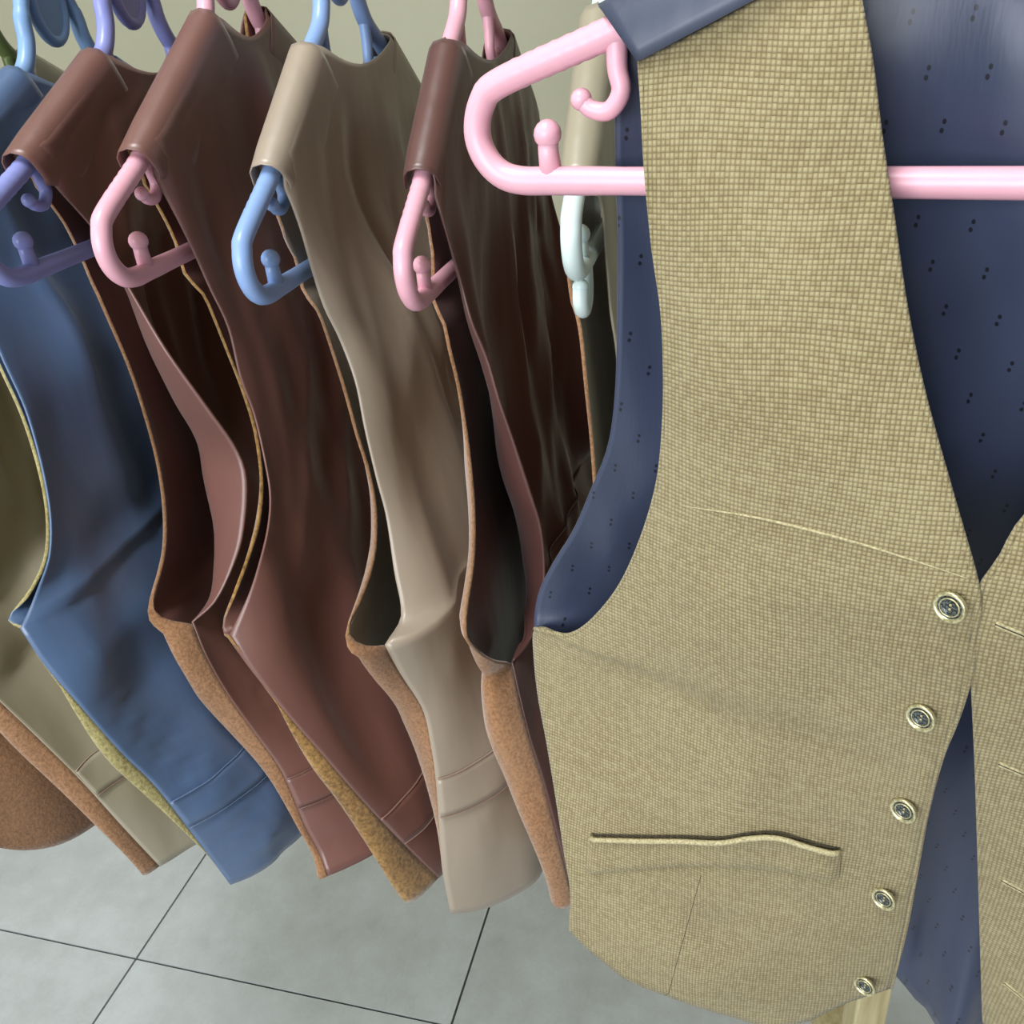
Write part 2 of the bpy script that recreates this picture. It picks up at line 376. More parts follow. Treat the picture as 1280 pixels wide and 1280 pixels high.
# ------------------------------------------------------------------ waistcoats hanging on the rail
VT = {
 'Z': dict(hx=-0.75, yc=0.635, bar=1.325, back=[(0.015, -0.101, 1.32), (0.03, -0.12, 1.238), (0.04, -0.143, 1.167), (0.045, -0.17, 1.118), (0.035, -0.2, 1.077), (0.03, -0.224, 1.063)], front=[(-0.005, -0.093, 1.318), (0.01, -0.114, 1.236), (0.02, -0.135, 1.162), (0.026, -0.165, 1.113), (0.018, -0.191, 1.084), (0.01, -0.217, 1.072), (0.015, -0.225, 1.066), (0.03, -0.225, 1.063)], seam=[(0.045, -0.227, 1.044), (0.062, -0.234, 1.003), (0.078, -0.242, 0.958), (0.092, -0.248, 0.923), (0.108, -0.25, 0.879)]),
 'C': dict(hx=-0.525, yc=0.695, bar=1.315, back=[(0.015, -0.178, 1.326), (0.03, -0.191, 1.268), (0.04, -0.197, 1.223), (0.05, -0.215, 1.169), (0.05, -0.231, 1.132), (0.045, -0.25, 1.11), (0.04, -0.27, 1.092)], front=[(0.0, -0.173, 1.325), (0.02, -0.187, 1.261), (0.032, -0.195, 1.216), (0.042, -0.211, 1.167), (0.043, -0.228, 1.13), (0.036, -0.245, 1.11), (0.027, -0.262, 1.097), (0.03, -0.267, 1.093), (0.04, -0.27, 1.092)], seam=[(0.05, -0.272, 1.063), (0.062, -0.271, 1.033), (0.08, -0.265, 0.976), (0.094, -0.258, 0.933), (0.11, -0.251, 0.864), (0.118, -0.242, 0.805)]),
 'D': dict(hx=-0.45, yc=0.688, bar=1.322, back=[(0.01, -0.145, 1.365), (0.014, -0.125, 1.333), (0.026, -0.122, 1.291), (0.046, -0.128, 1.249), (0.066, -0.126, 1.204), (0.078, -0.121, 1.169), (0.083, -0.125, 1.144), (0.08, -0.14, 1.109), (0.073, -0.151, 1.086), (0.058, -0.168, 1.058), (0.04, -0.18, 1.044)], front=[(-0.012, -0.122, 1.334), (-0.008, -0.115, 1.275), (-0.004, -0.112, 1.23), (0.0, -0.115, 1.191), (0.004, -0.122, 1.153), (0.01, -0.138, 1.119), (0.012, -0.155, 1.092), (0.012, -0.174, 1.074), (0.014, -0.186, 1.06), (0.022, -0.188, 1.052), (0.04, -0.181, 1.043)], seam=[(0.049, -0.187, 1.016), (0.06, -0.189, 0.98), (0.073, -0.187, 0.939), (0.088, -0.186, 0.896), (0.102, -0.194, 0.844), (0.112, -0.198, 0.816), (0.122, -0.208, 0.799)]),
 'E': dict(hx=-0.376, yc=0.702, bar=1.317, back=[(0.012, -0.146, 1.334), (0.018, -0.141, 1.295), (0.022, -0.136, 1.265), (0.024, -0.139, 1.229), (0.029, -0.14, 1.199), (0.034, -0.148, 1.163), (0.036, -0.155, 1.139), (0.036, -0.168, 1.119), (0.033, -0.184, 1.1), (0.027, -0.201, 1.079), (0.012, -0.217, 1.051)], front=[(-0.008, -0.127, 1.33), (0.0, -0.125, 1.291), (0.008, -0.123, 1.239), (0.013, -0.124, 1.211), (0.019, -0.13, 1.181), (0.024, -0.145, 1.147), (0.024, -0.161, 1.121), (0.018, -0.174, 1.1), (0.01, -0.194, 1.076), (0.003, -0.205, 1.058), (0.005, -0.212, 1.049), (0.012, -0.218, 1.051)], seam=[(0.022, -0.22, 1.032), (0.034, -0.221, 1.009), (0.05, -0.22, 0.976), (0.066, -0.217, 0.942), (0.081, -0.212, 0.904), (0.096, -0.204, 0.862), (0.115, -0.189, 0.803), (0.13, -0.176, 0.757)]),
 'F': dict(hx=-0.297, yc=0.722, bar=1.299, back=[(0.012, -0.157, 1.34), (0.014, -0.153, 1.303), (0.017, -0.151, 1.277), (0.022, -0.146, 1.253), (0.03, -0.149, 1.222), (0.034, -0.155, 1.188), (0.04, -0.162, 1.15), (0.045, -0.167, 1.121), (0.05, -0.18, 1.08), (0.055, -0.189, 1.058), (0.056, -0.199, 1.048), (0.052, -0.222, 1.044)], front=[(-0.012, -0.135, 1.326), (-0.01, -0.125, 1.301), (-0.002, -0.126, 1.273), (0.012, -0.136, 1.219), (0.02, -0.143, 1.177), (0.026, -0.147, 1.15), (0.03, -0.154, 1.122), (0.032, -0.171, 1.095), (0.032, -0.192, 1.081), (0.03, -0.214, 1.071), (0.03, -0.23, 1.063), (0.033, -0.233, 1.056), (0.041, -0.233, 1.051), (0.052, -0.222, 1.043)], seam=[(0.056, -0.213, 1.011), (0.066, -0.205, 0.969), (0.07, -0.209, 0.936), (0.072, -0.215, 0.899), (0.072, -0.224, 0.853), (0.072, -0.231, 0.812), (0.074, -0.233, 0.761)]),
 'G': dict(hx=-0.203, yc=0.746, bar=1.287, back=[(0.012, -0.165, 1.334), (0.018, -0.158, 1.293), (0.024, -0.16, 1.263), (0.032, -0.157, 1.234), (0.038, -0.157, 1.203), (0.046, -0.153, 1.164), (0.055, -0.152, 1.123), (0.06, -0.149, 1.093), (0.061, -0.152, 1.055), (0.058, -0.164, 1.02), (0.051, -0.19, 1.009), (0.045, -0.214, 1.011)], front=[(-0.012, -0.126, 1.316), (-0.006, -0.137, 1.274), (0.0, -0.149, 1.242), (0.006, -0.156, 1.215), (0.012, -0.168, 1.183), (0.017, -0.182, 1.158), (0.02, -0.194, 1.131), (0.023, -0.216, 1.104), (0.024, -0.241, 1.086), (0.026, -0.26, 1.076), (0.027, -0.26, 1.064), (0.032, -0.249, 1.045), (0.04, -0.234, 1.027), (0.045, -0.214, 1.011)], seam=[(0.052, -0.228, 0.995), (0.061, -0.24, 0.962), (0.071, -0.246, 0.92), (0.08, -0.255, 0.879), (0.087, -0.259, 0.838), (0.092, -0.26, 0.801)]),
 'H': dict(hx=-0.101, yc=0.765, bar=1.3, back=[(0.01, -0.16, 1.334), (0.012, -0.153, 1.293), (0.014, -0.155, 1.263), (0.017, -0.152, 1.234), (0.019, -0.152, 1.203), (0.022, -0.148, 1.164), (0.025, -0.147, 1.123), (0.027, -0.145, 1.093), (0.027, -0.147, 1.055), (0.026, -0.159, 1.02), (0.024, -0.184, 1.009), (0.022, -0.208, 1.011)], front=[(-0.008, -0.173, 1.283), (-0.004, -0.179, 1.252), (0.0, -0.189, 1.216), (0.002, -0.188, 1.18), (0.004, -0.194, 1.145), (0.005, -0.205, 1.111), (0.004, -0.22, 1.08), (0.008, -0.25, 1.08), (0.012, -0.262, 1.066), (0.022, -0.208, 1.011)], seam=[(0.026, -0.221, 0.995), (0.029, -0.233, 0.962), (0.033, -0.239, 0.92), (0.037, -0.247, 0.879), (0.04, -0.251, 0.838), (0.042, -0.252, 0.801)]),
 'B': dict(hx=-0.6, yc=0.685, bar=1.325, back=[(0.015, -0.145, 1.321), (0.03, -0.162, 1.243), (0.04, -0.177, 1.171), (0.045, -0.203, 1.123), (0.035, -0.238, 1.087), (0.03, -0.262, 1.075)], front=[(-0.005, -0.136, 1.319), (0.01, -0.154, 1.239), (0.02, -0.169, 1.166), (0.026, -0.196, 1.118), (0.018, -0.228, 1.094), (0.01, -0.254, 1.082), (0.015, -0.262, 1.077), (0.03, -0.263, 1.075)], seam=[(0.045, -0.262, 1.062), (0.065, -0.261, 1.027), (0.085, -0.256, 0.979), (0.103, -0.252, 0.935), (0.12, -0.248, 0.884), (0.135, -0.24, 0.826)]),
 'A': dict(hx=-0.685, yc=0.652, bar=1.325, back=[(0.015, -0.101, 1.32), (0.03, -0.12, 1.238), (0.04, -0.143, 1.167), (0.045, -0.17, 1.118), (0.035, -0.2, 1.077), (0.03, -0.224, 1.063)], front=[(-0.005, -0.093, 1.318), (0.01, -0.114, 1.236), (0.02, -0.135, 1.162), (0.026, -0.165, 1.113), (0.018, -0.191, 1.084), (0.01, -0.217, 1.072), (0.015, -0.225, 1.066), (0.03, -0.225, 1.063)], seam=[(0.045, -0.227, 1.044), (0.062, -0.234, 1.003), (0.078, -0.242, 0.958), (0.092, -0.248, 0.923), (0.108, -0.25, 0.879)]),
}

def nz(*q): return noise.noise(Vector(q))
def hang_vest(key, T, tag, satin_m, front_m, hang_m, hlabel, L=.215, strap=None, bulge=(.012, -.01, .01, .07, .075), bw=(.008, .02, .03, .035, .035),
              fdepth=(.01, .02, .02), fw=.012, fb=(.01, .01, .01), pucker=0, thread=None, tipoff=.058, seed=0, zdrop=.0, fold=1.3, hgroup=None, extra_hook=False, pocket=None, hslope=.5, inner=True, nu=.058):
    hx, yc, bar = T['hx'], T['yc'], T['bar']
    base = .047
    make_hanger('plastic_hanger', (hx, yc, bar), 0, L, hslope, base, RAILZ, hang_m, hlabel, hgroup, extra_hook=extra_hook, inner=inner, rad=.0066 if extra_hook else .0062, dy=raily(hx)-yc)
    shz = lambda u, h_=.0090*math.sqrt(1+hslope*hslope): bar + arm_z(u, L, hslope, base) + h_
    z0 = min(q[2] for q in T['seam'])
    root = empty('waistcoat', (hx, yc, z0), tag, 'waistcoat', None)
    O = Vector((0, 0, z0))
    tip = L-tipoff
    sh = [(0, -x_, shz(-x_)) for x_ in (nu, lerp(nu, tip, .33), lerp(nu, tip, .67), tip)]
    NS, NA, NSM = 16, 52, 40
    shs = spline(sh, NS)
    def near(edge): 
        e = [sh[-1]] + [tuple(q) for q in edge]
        return shs + spline(e, NA)[1:] + spline([edge[-1]] + [tuple(q) for q in T['seam']], NSM)[1:]
    NB = near(T['back']); NF = near(T['front']); K = len(NB)
    for k in range(NS+1): NF[k] = NF[k] + Vector((0, 0, .0018))
    hpath = np.array([(y_, z_+bar, r_) for y_, z_, r_ in HPATH])
    ks = [0, NS-1, NS+NA*.5, NS+NA-2, K-1]
    ks5 = [0, NS+2, NS+NA*.5, NS+NA-2, K-1]
    NC = 64
    vib = [bulge[i] + NB[int(min(K-1, ks5[i]))].x for i in range(5)]; vib[1] = bulge[1]
    def front_v(k):
        vc = interp(k, (0, NS+2, NS+NA*.5, NS+NA-9, NS+NA+6, K-1), (-.0095, -.0100, NF[NS+NA//2].x-fdepth[0], NF[NS+NA-9].x-fdepth[0], NF[NS+NA+6].x-fdepth[1], NF[-1].x-fdepth[2]))
        return min(vc, NF[k].x-.003) if k > NS+NA-3 else vc
    rnd = random.Random(seed*17+3); FL = []
    for i in range(7):
        y0 = rnd.uniform(-.15, .10); FL.append((y0, y0+rnd.uniform(-.05, .05), rnd.choice((-1, 1, 1))*rnd.uniform(.0025, .006), rnd.uniform(.007, .014), rnd.uniform(1.18, 1.34), rnd.uniform(.10, .24)))
    # ---- back panel
    P = []
    for k in range(K):
        n_ = NB[k]; W = -2*n_.y; b = max(interp(k, ks5, vib), front_v(k)+.014, n_.x+.004-.04*max(0, (NS+NA+14-k)/14.0)**1.5 if k > NS+NA-12 else -1) - n_.x; w_ = interp(k, ks5, bw)
        fadeb = min(1, max(0, (k-NS)/20.0)); row = []
        for j in range(NC):
            t = j/(NC-1); s = .5-.5*math.cos(math.pi*t); s = lerp(s, t, .3)
            q = s*W; q2 = (1-s)*W
            prof = (1-math.exp(-q/w_))*(1-math.exp(-q2/w_))
            y = n_.y+q; z = n_.z
            dip = .018*max(0, 1-k/16.0)*math.sin(math.pi*s)**.8
            edge = min(1, q/.03)*min(1, q2/.03)
            fd = fold*edge*(.25+.75*min(1, k/18.0))
            if k < NS+14: tk = max(0, (NS+14-k)/14.0); tk = min(1, tk); fd *= lerp(1, min(1, q/.07)**2*min(1, q2/.07)**2, tk)
            zz = z+.5*y
            f1 = nz(y*16+seed, zz*3.2, seed*1.7)*.010 + nz(y*30+seed*3, zz*6+4, seed)*.0028
            f2 = (1-abs(nz(y*11-z*6+seed*2, z*2.2, 9+seed))*2.2)*.005
            f3 = 0
            for y0, y1, am, wd, zm, zl in FL:
                tz = (z-zm)/zl
                if -1 < tz < 1: yl = lerp(y0, y1, .5-.5*tz); f3 += am*math.exp(-((y-yl)/wd)**2)*(1-tz*tz)**2
            v = n_.x + b*prof + fd*(f1+f2+f3)*(.6+.4*fadeb)
            hemf = max(0, (k-(K-12))/11.0)
            z = z - dip - zdrop*hemf*(1-math.exp(-q/.02))*(1-math.exp(-q2/.02))
            if pucker and k > NS+NA+5 and q < .05:
                v += pucker*.0016*min(1, (k-NS-NA-5)/6)*math.sin(k*2.1+2*nz(k*.7, q*40, seed)+q*90)*math.sin(math.pi*min(1, q/.05))
            row.append(Vector((v, y, z))-O)
        P.append(row)
    QS = {}
    zneck, zh = NF[0].z, NF[-1].z
    for sgn in (1, -1):
        Q = []
        NCF = 34
        for k in range(K):
            n_ = NF[k]; fr = k/(K-1)
            zc_ = n_.z - .03*fr
            tV = min(1, max(0, (zneck-zc_)/.27)); uc = lerp(-nu, .008, tV)
            vc = front_v(k)
            w_ = interp(k, ks5, (.004, .006, .02, fw, fw)); row = []
            for j in range(NCF):
                t = j/(NCF-1); s = t**1.6; W = uc-n_.y; q = s*W
                pr = (1-math.exp(-q/w_))/(1-math.exp(-max(W, .01)/w_)); 
                y = n_.y+q; z = lerp(n_.z, zc_, s)
                bt = min(1, max(0, (k-(NS+NA-9))/7.0)); x_ = q/.012; y -= interp(k, (NS+NA-3, NS+NA+NSM*.42, K-1), fb)*bt*x_*math.exp(1-x_)
                z -= .035*max(0, (k-(K-20))/19.0)*s**1.5
                edge = min(1, q/.02)
                vv = n_.x+(vc-n_.x)*pr + edge*nz(y*14+seed+30, z*4, seed)*.006*min(1, k/20)
                tb = min(1, max(0, (z-bar+.035)/.023))*(min(1, q/.01) if k < NS+3 else 1); tb = tb*tb*(3-2*tb)
                vv = lerp(vv, min(vv, -.0115), tb)
                row.append(Vector((vv, y*sgn, z))-O)
            Q.append(row)
        QS[sgn] = Q
    # ---- the cloth goes around the hanger, not through it
    def around(G_, side, th):
        A = np.array([[(q_.x, q_.y, q_.z+z0) for q_ in r_] for r_ in G_])
        for k in range(A.shape[0]):
            if A[k, :, 2].max() < bar-.06: continue
            d = np.sqrt((A[k, :, None, 1]-hpath[None, :, 0])**2+(A[k, :, None, 2]-hpath[None, :, 1])**2)
            req = np.sqrt(np.maximum(0, (hpath[None, :, 2]+.0014)**2-d*d)).max(1)
            for j in range(A.shape[1]):
                if req[j] > 1e-4: G_[k][j].x = side*max(side*G_[k][j].x, req[j]+th)
    around(P, 1, .0009)
    for sgn in (1, -1): around(QS[sgn], -1, .0028)
    def finish():
        v, f = grid(P, flip=False)
        bo = obj('back_panel', v, f, satin_m, root); solid(bo, .0016, 0)
        for sgn in (1, -1):
            v, f = grid(QS[sgn], flip=(sgn == -1))
            fo = obj('front_panel', v, f, front_m, root, mats=[front_m, satin_m]); solid(fo, .0026, -1, inner=1, rim=0)
        # ---- shoulder fold over each hanger arm
        dirv = Vector((0, 1, hslope)).normalized(); upv = Vector((0, -hslope, 1)).normalized()
        for sgn in (1, -1):
            G = []
            for i in range(26):
                u = lerp(-nu+.003, -tip-.004, i/25); c_ = Vector((0, u, bar+arm_z(u, L, hslope, base)))
                row = []; wob = 0
                lo = .018 if i < 23 else .018-.004*(i-22)
                lo2 = .036 if i < 20 else .036-.004*(i-19)
                sec = [(.0108, -lo2), (.0126, -lo2*.66), (.0130, -lo2*.33), (.0124, -.001), (.0114, .0060), (.0074, .0108), (0, .0128), (-.0074, .0108), (-.0116, .0060), (-.0132, -.001), (-.0138, -lo*.5), (-.0142, -lo)]
                tg = max(0, (i-20)/5.0)
                sec = [(a_*lerp(1, .92, tg), (h_*lerp(1, .95, tg) if h_ > 0 else h_)) for a_, h_ in sec]
                for a_, h_ in sec:
                    q = c_ + upv*(h_+wob); q.x += a_; q.y *= sgn; row.append(q-O)
                G.append(row)
            yo = obj('shoulder_fold', *grid(G, flip=(sgn == -1)), satin_m, root); solid(yo, .0009, 0)
        # ---- waist strap on the back panel
        def samp(k, s):
            k = min(K-1.001, max(0, k)); j = s*(NC-1.001); k0, j0 = int(k), int(j); a_, b_ = k-k0, j-j0
            return P[k0][j0]*(1-a_)*(1-b_)+P[k0+1][j0]*a_*(1-b_)+P[k0][j0+1]*(1-a_)*b_+P[k0+1][j0+1]*a_*b_
        def nrm(k, s):
            d1 = samp(k+.5, s)-samp(k-.5, s); d2 = samp(k, min(.99, s+.01))-samp(k, max(0, s-.01)); n_ = d2.cross(d1).normalized()
            return n_ if n_.x > 0 or abs(n_.x) < .3 else -n_
        if strap:
            f0, hgt, slope_ = strap     # fraction down the seam, height in rows, drop per s
            kb = NS+NA-2 + f0*(NSM-1)
            G = []
            for i in range(7):
                G.append([samp(kb+hgt*i/6+slope_*s_, s_) - nrm(kb+hgt*i/6+slope_*s_, s_)*(-.0022) for s_ in [.004+.42*jj/26 for jj in range(27)]])
            # offset outward along the panel's outer side (+x, towards the next garment)
            so = obj('waist_strap', *grid(G), satin_m, root); solid(so, .0012, 0)
            for i in (0, 6):
                ln = [g+Vector((.0008, -.0006, 0)) for g in G[i]]
                v, f = tube(ln, .0004, 5); obj('stitching', v, f, thread or satin_m, so)

    VESTS.append(dict(P=P, Q=QS, O=Vector((hx, yc, z0)), gap=.0050 if strap else .0022, finish=finish, ks=NS+NA))
    return root

VESTS = []
def wtree(G_, O_):
    v, f = grid(G_); return BVHTree.FromPolygons([tuple(q+O_) for q in v], f)
def xhit(tree, y, z, side):
    h_ = tree.ray_cast(Vector((side*9, y, z)), Vector((-side, 0, 0)))[0]
    return None if h_ is None else h_.x
def spread(D, n):
    """let a push fade out into the cloth around it"""
    for i in range(n):
        E = np.pad(D, 1, mode='edge'); m_ = (E[:-2, 1:-1]+E[2:, 1:-1]+E[1:-1, :-2]+E[1:-1, 2:])/4
        D = np.maximum(D, m_)
    return D
def settle(VL):
    """neighbouring waistcoats press against each other instead of passing through"""
    for i in range(len(VL)-1, 0, -1):
        A_, B_ = VL[i-1], VL[i]; g_ = A_['gap']
        for it in range(2):
            tb_, own = wtree(A_['P'], A_['O']), wtree(B_['P'], B_['O'])
            for G_ in B_['Q'].values():
                D = np.zeros((len(G_), len(G_[0])))
                for k, row in enumerate(G_):
                    for j, q in enumerate(row):
                        w_ = q+B_['O']; xb = xhit(tb_, w_.y, w_.z, 1)
                        if xb is not None and w_.x < xb+g_: D[k, j] = xb+g_-w_.x
                D = spread(D, 6)
                for k, row in enumerate(G_):
                    for j, q in enumerate(row):
                        if D[k, j] <= 0: continue
                        w_ = q+B_['O']; xo = xhit(own, w_.y, w_.z, 1)
                        room = D[k, j] if xo is None else max(0, xo-.0045*min(1, j/8)-w_.x)
                        q.x += min(D[k, j], room)
            tf_ = [wtree(G_, B_['O']) for G_ in B_['Q'].values()]
            G_ = A_['P']; D = np.zeros((len(G_), len(G_[0])))
            for k, row in enumerate(G_):
                for j, q in enumerate(row):
                    w_ = q+A_['O']; xs = [x for x in (xhit(t_, w_.y, w_.z, -1) for t_ in tf_) if x is not None]
                    if xs and w_.x > min(xs)-g_: D[k, j] = w_.x-min(xs)+g_
            D = spread(D, 6)
            for k, row in enumerate(G_):
                for j, q in enumerate(row): q.x -= D[k, j]
            # the front of the pressed waistcoat gives way to its own back
            own = wtree(A_['P'], A_['O'])
            for G_ in A_['Q'].values():
                for k, row in enumerate(G_):
                    for j, q in enumerate(row):
                        if j == 0 or D.max() <= 0: continue
                        w_ = q+A_['O']; xo = xhit(own, w_.y, w_.z, 1)
                        if xo is not None: q.x = min(q.x, xo-.0045*min(1, j/8)-A_['O'].x)

for nm, m in (('thread_s', (150, 118, 104)),):
    n = N('seam_thread'); M[nm] = n.fin(n.ramp(n.noise(n.coord(), 2500, 2), [(.3, mul(s2l(m), .85)), (.7, s2l(m))]), .7)

BW = (.003, .003, .014, .014, .035)
hang_vest('Z', VT['Z'], 'brown felt waistcoat at the far end of the row, mostly hidden behind another felt one', M['brownfelt'], M['brownfelt'], M['olive'], 'olive hanger holding the last waistcoat of the row', seed=1, fold=.5, bulge=(.012, .0125, .005, .012, .05), bw=(.003, .003, .03, .035, .05), zdrop=.035)
hang_vest('A', VT['A'], 'brown felt waistcoat with rounded hem beside the khaki satin one with tan edge', M['brownfelt'], M['brownfelt'], M['olive'], 'olive hanger holding the brown felt waistcoat', seed=2, fold=.5, bulge=(.012, .0125, .005, .012, .06), bw=(.003, .003, .03, .035, .05), zdrop=.035)
hang_vest('B', VT['B'], 'khaki satin backed waistcoat with tan front, behind the slate blue one', M['sat_khaki'], M['tan'], M['olive'], 'olive green hanger beside the pale blue hanger', seed=3, strap=(.55, 4, 0), bulge=(.012, .0125, -.02, -.005, .03), bw=BW, fdepth=(.01, .02, .02), fb=(.015, .02, .02), thread=M['thread_s'])
hang_vest('C', VT['C'], 'slate blue satin backed waistcoat with yellow-green tweed front edge', M['sat_blue'], M['yellow'], M['ltblue'], 'pale blue hanger holding the slate blue waistcoat', seed=4, strap=(.62, 4, 0), fold=1.6, bulge=(.012, .0125, -.016, -.002, .036), bw=BW, fdepth=(.006, .008, .004), fb=(.003, .017, .004), pucker=1)
hang_vest('D', VT['D'], 'brown satin backed waistcoat on a lilac hanger, tan front edge', M['sat_brown'], M['tan'], M['lilac'], 'lilac hanger holding a brown waistcoat', seed=5, strap=(.62, 4.5, 0), bulge=(.012, .0125, -.07, -.004, .04), bw=(.003, .003, .019, .016, .03), fdepth=(.012, .036, .016), fb=(.025, .013, .012), pucker=.4)
hang_vest('E', VT['E'], 'brown satin backed waistcoat with fuzzy mustard front edge on a pink hanger', M['sat_brown'], M['mustard'], M['pink'], 'pink hanger between the lilac and blue hangers', seed=6, strap=(.66, 5, 0), bulge=(.012, .0125, .0, .03, .012), bw=BW, hslope=.60, nu=.041, fdepth=(.004, .003, .04), fb=(.0, .016, .04), thread=M['thread_s'])
hang_vest('F', VT['F'], 'taupe khaki satin backed waistcoat on a light blue hanger', M['sat_taupe'], M['tan'], M['blue'], 'light blue hanger holding the taupe khaki waistcoat', seed=7, strap=(.5, 5, 0), zdrop=.015, bulge=(.012, .0125, .012, .030, .075), bw=BW, fdepth=(.004, .034, .0), fb=(.026, .0, .0), hslope=.72, nu=.075, thread=M['thread_s'])
hang_vest('G', VT['G'], 'dark brown satin backed waistcoat with tan front beside the hopsack waistcoat', M['sat_brown2'], M['tan'], M['pink'], 'pink hanger beside the light blue hanger, holding a dark brown waistcoat', seed=8, bulge=(.012, .0125, -.035, -.003, .02), bw=(.003, .003, .014, .03, .03), hslope=.8, nu=.078, fdepth=(.012, .040, .03), fb=(.028, .016, .014))
hang_vest('H', VT['H'], 'khaki waistcoat on a white hanger, half hidden behind the hopsack waistcoat', M['sat_khaki'], M['tan'], M['white'], 'white plastic hanger with a small hook under its bar', seed=9, extra_hook=True, bulge=(.012, .0125, .0, .01, .02), bw=BW, hslope=.8, nu=.078, fdepth=(.003, .004, .004), fb=(.0, .0, .0), tipoff=.036)

settle(VESTS)
for d_ in VESTS: d_['finish']()

# ------------------------------------------------------------------ the hopsack waistcoat in front
FT = {
 'fl': [(-0.159, 0.012, 1.427), (-0.157, 0.014, 1.409), (-0.155, 0.016, 1.386), (-0.152, 0.016, 1.356), (-0.148, 0.016, 1.329), (-0.147, 0.015, 1.303), (-0.148, 0.013, 1.274), (-0.152, 0.01, 1.241), (-0.162, 0.006, 1.205), (-0.177, 0.001, 1.168), (-0.197, -0.005, 1.136), (-0.214, -0.01, 1.118), (-0.228, -0.014, 1.113), (-0.243, -0.02, 1.108)],
 'fside': [(-0.244, -0.018, 1.088), (-0.24, -0.012, 1.061), (-0.232, -0.004, 1.03), (-0.223, 0.006, 0.993), (-0.216, 0.014, 0.959), (-0.21, 0.02, 0.926), (-0.211, 0.024, 0.89)],
 'fr': [(-0.099, 0.014, 1.451), (-0.084, 0.014, 1.452), (-0.079, 0.016, 1.442), (-0.073, 0.018, 1.423), (-0.067, 0.02, 1.399), (-0.059, 0.024, 1.371), (-0.05, 0.028, 1.339), (-0.039, 0.032, 1.307), (-0.024, 0.036, 1.27), (-0.008, 0.038, 1.229)],
 'fedge': [(-0.006, 0.034, 1.207), (-0.004, 0.03, 1.184), (-0.005, 0.023, 1.152), (-0.008, 0.016, 1.118), (-0.009, 0.006, 1.07), (-0.008, -0.006, 1.014), (-0.007, -0.017, 0.949), (-0.008, -0.028, 0.879)],
 'hem': [(-0.211, 0.024, 0.89), (-0.196, 0.026, 0.874), (-0.171, 0.024, 0.854), (-0.141, 0.018, 0.848), (-0.107, 0.009, 0.837), (-0.074, -0.002, 0.826), (-0.052, -0.012, 0.839), (-0.031, -0.02, 0.862), (-0.008, -0.028, 0.879)],
 'rr': [(0.005, 0.034, 1.267), (-0.002, 0.036, 1.245), (-0.007, 0.036, 1.228), (-0.006, 0.033, 1.203), (-0.002, 0.028, 1.178), (0.007, 0.016, 1.124), (0.017, 0.004, 1.062), (0.029, -0.012, 0.986), (0.047, -0.03, 0.875)],
 'bl': [(-0.178, 0.0, 1.439), (-0.178, -0.01, 1.419), (-0.18, -0.014, 1.386), (-0.181, -0.018, 1.35), (-0.183, -0.02, 1.311), (-0.186, -0.022, 1.273), (-0.192, -0.024, 1.239), (-0.204, -0.026, 1.209), (-0.217, -0.028, 1.179), (-0.231, -0.028, 1.154), (-0.24, -0.026, 1.135), (-0.244, -0.024, 1.118), (-0.243, -0.02, 1.108)],
 'bhem': [(-0.007, -0.085, 0.81), (0.004, -0.085, 0.793), (0.022, -0.085, 0.797), (0.032, -0.085, 0.783)],
 'pocket': [(-0.197, 0.016, 0.976), (-0.165, 0.02, 0.988), (-0.116, 0.018, 1.008), (-0.098, 0.015, 1.018), (-0.081, 0.012, 1.024), (-0.064, 0.008, 1.023), (-0.047, 0.004, 1.022), (-0.2, 0.018, 0.943), (-0.129, 0.02, 0.978), (-0.084, 0.01, 0.99), (-0.046, 0.0, 0.994)],
 'buttons': [(-0.016, 0.037, 1.222), (-0.019, 0.024, 1.149), (-0.019, 0.01, 1.073), (-0.021, -0.007, 0.987), (-0.023, -0.022, 0.889)],
 'holes': [(0.007, 0.035, 1.214), (0.022, 0.016, 1.125), (0.038, -0.003, 1.032), (0.054, -0.022, 0.936)],
 'dart': [(-0.098, 0.028, 1.178), (-0.104, 0.026, 1.135), (-0.11, 0.024, 1.081), (-0.124, 0.018, 0.972), (-0.143, 0.014, 0.843)],
 'crease': [(-0.139, 0.016, 1.234), (-0.107, 0.022, 1.241), (-0.081, 0.027, 1.243), (-0.054, 0.031, 1.242), (-0.031, 0.034, 1.239), (-0.012, 0.037, 1.235)],
}
fbar = 1.380
make_hanger('plastic_hanger', (FO.x, FO.y, fbar), FANG-math.pi/2, .241, .36, .044, ARMZ-.005, M['pink'], 'pink hanger holding the yellowish hopsack waistcoat in front', None, inner=False)
fz0 = .78
fv = empty('waistcoat', (FO.x, FO.y, fz0), 'yellowish beige hopsack waistcoat with navy lining and five metal buttons', 'waistcoat', None, FANG)
# local frame: x = u along the hanger, y = -v (front faces -y), z
def LV(u, v, z): return Vector((u, -v, z-fz0))
def fpanel(Lb, Rb, hemz, nr, nc, amp, seed, mir=1):
    """rows between a left and a right boundary; hemz(s) pulls the lower rows down into the hem's shape"""
    out = []; zs = [q.z for q in Lb]
    for k in range(nr):
        l_, r_ = Lb[k], Rb[k]; row = []
        for j in range(nc):
            s = j/(nc-1); P_ = l_.lerp(r_, s); t = k/(nr-1)
            P_.z += hemz(s)*max(0, (t-.72)/.28)**1.5
            e = math.sin(math.pi*s)
            P_.y += e*(.010 if t > .1 else .1*t)*min(1, t*4)
            P_.y += amp*e*(nz(P_.x*11+seed, P_.z*7, seed)*.006 + nz(P_.x*26+seed, P_.z*20, seed+5)*.0016)
            row.append(P_)
        out.append(row)
    return out
V3 = lambda L_: [Vector(q) for q in L_]
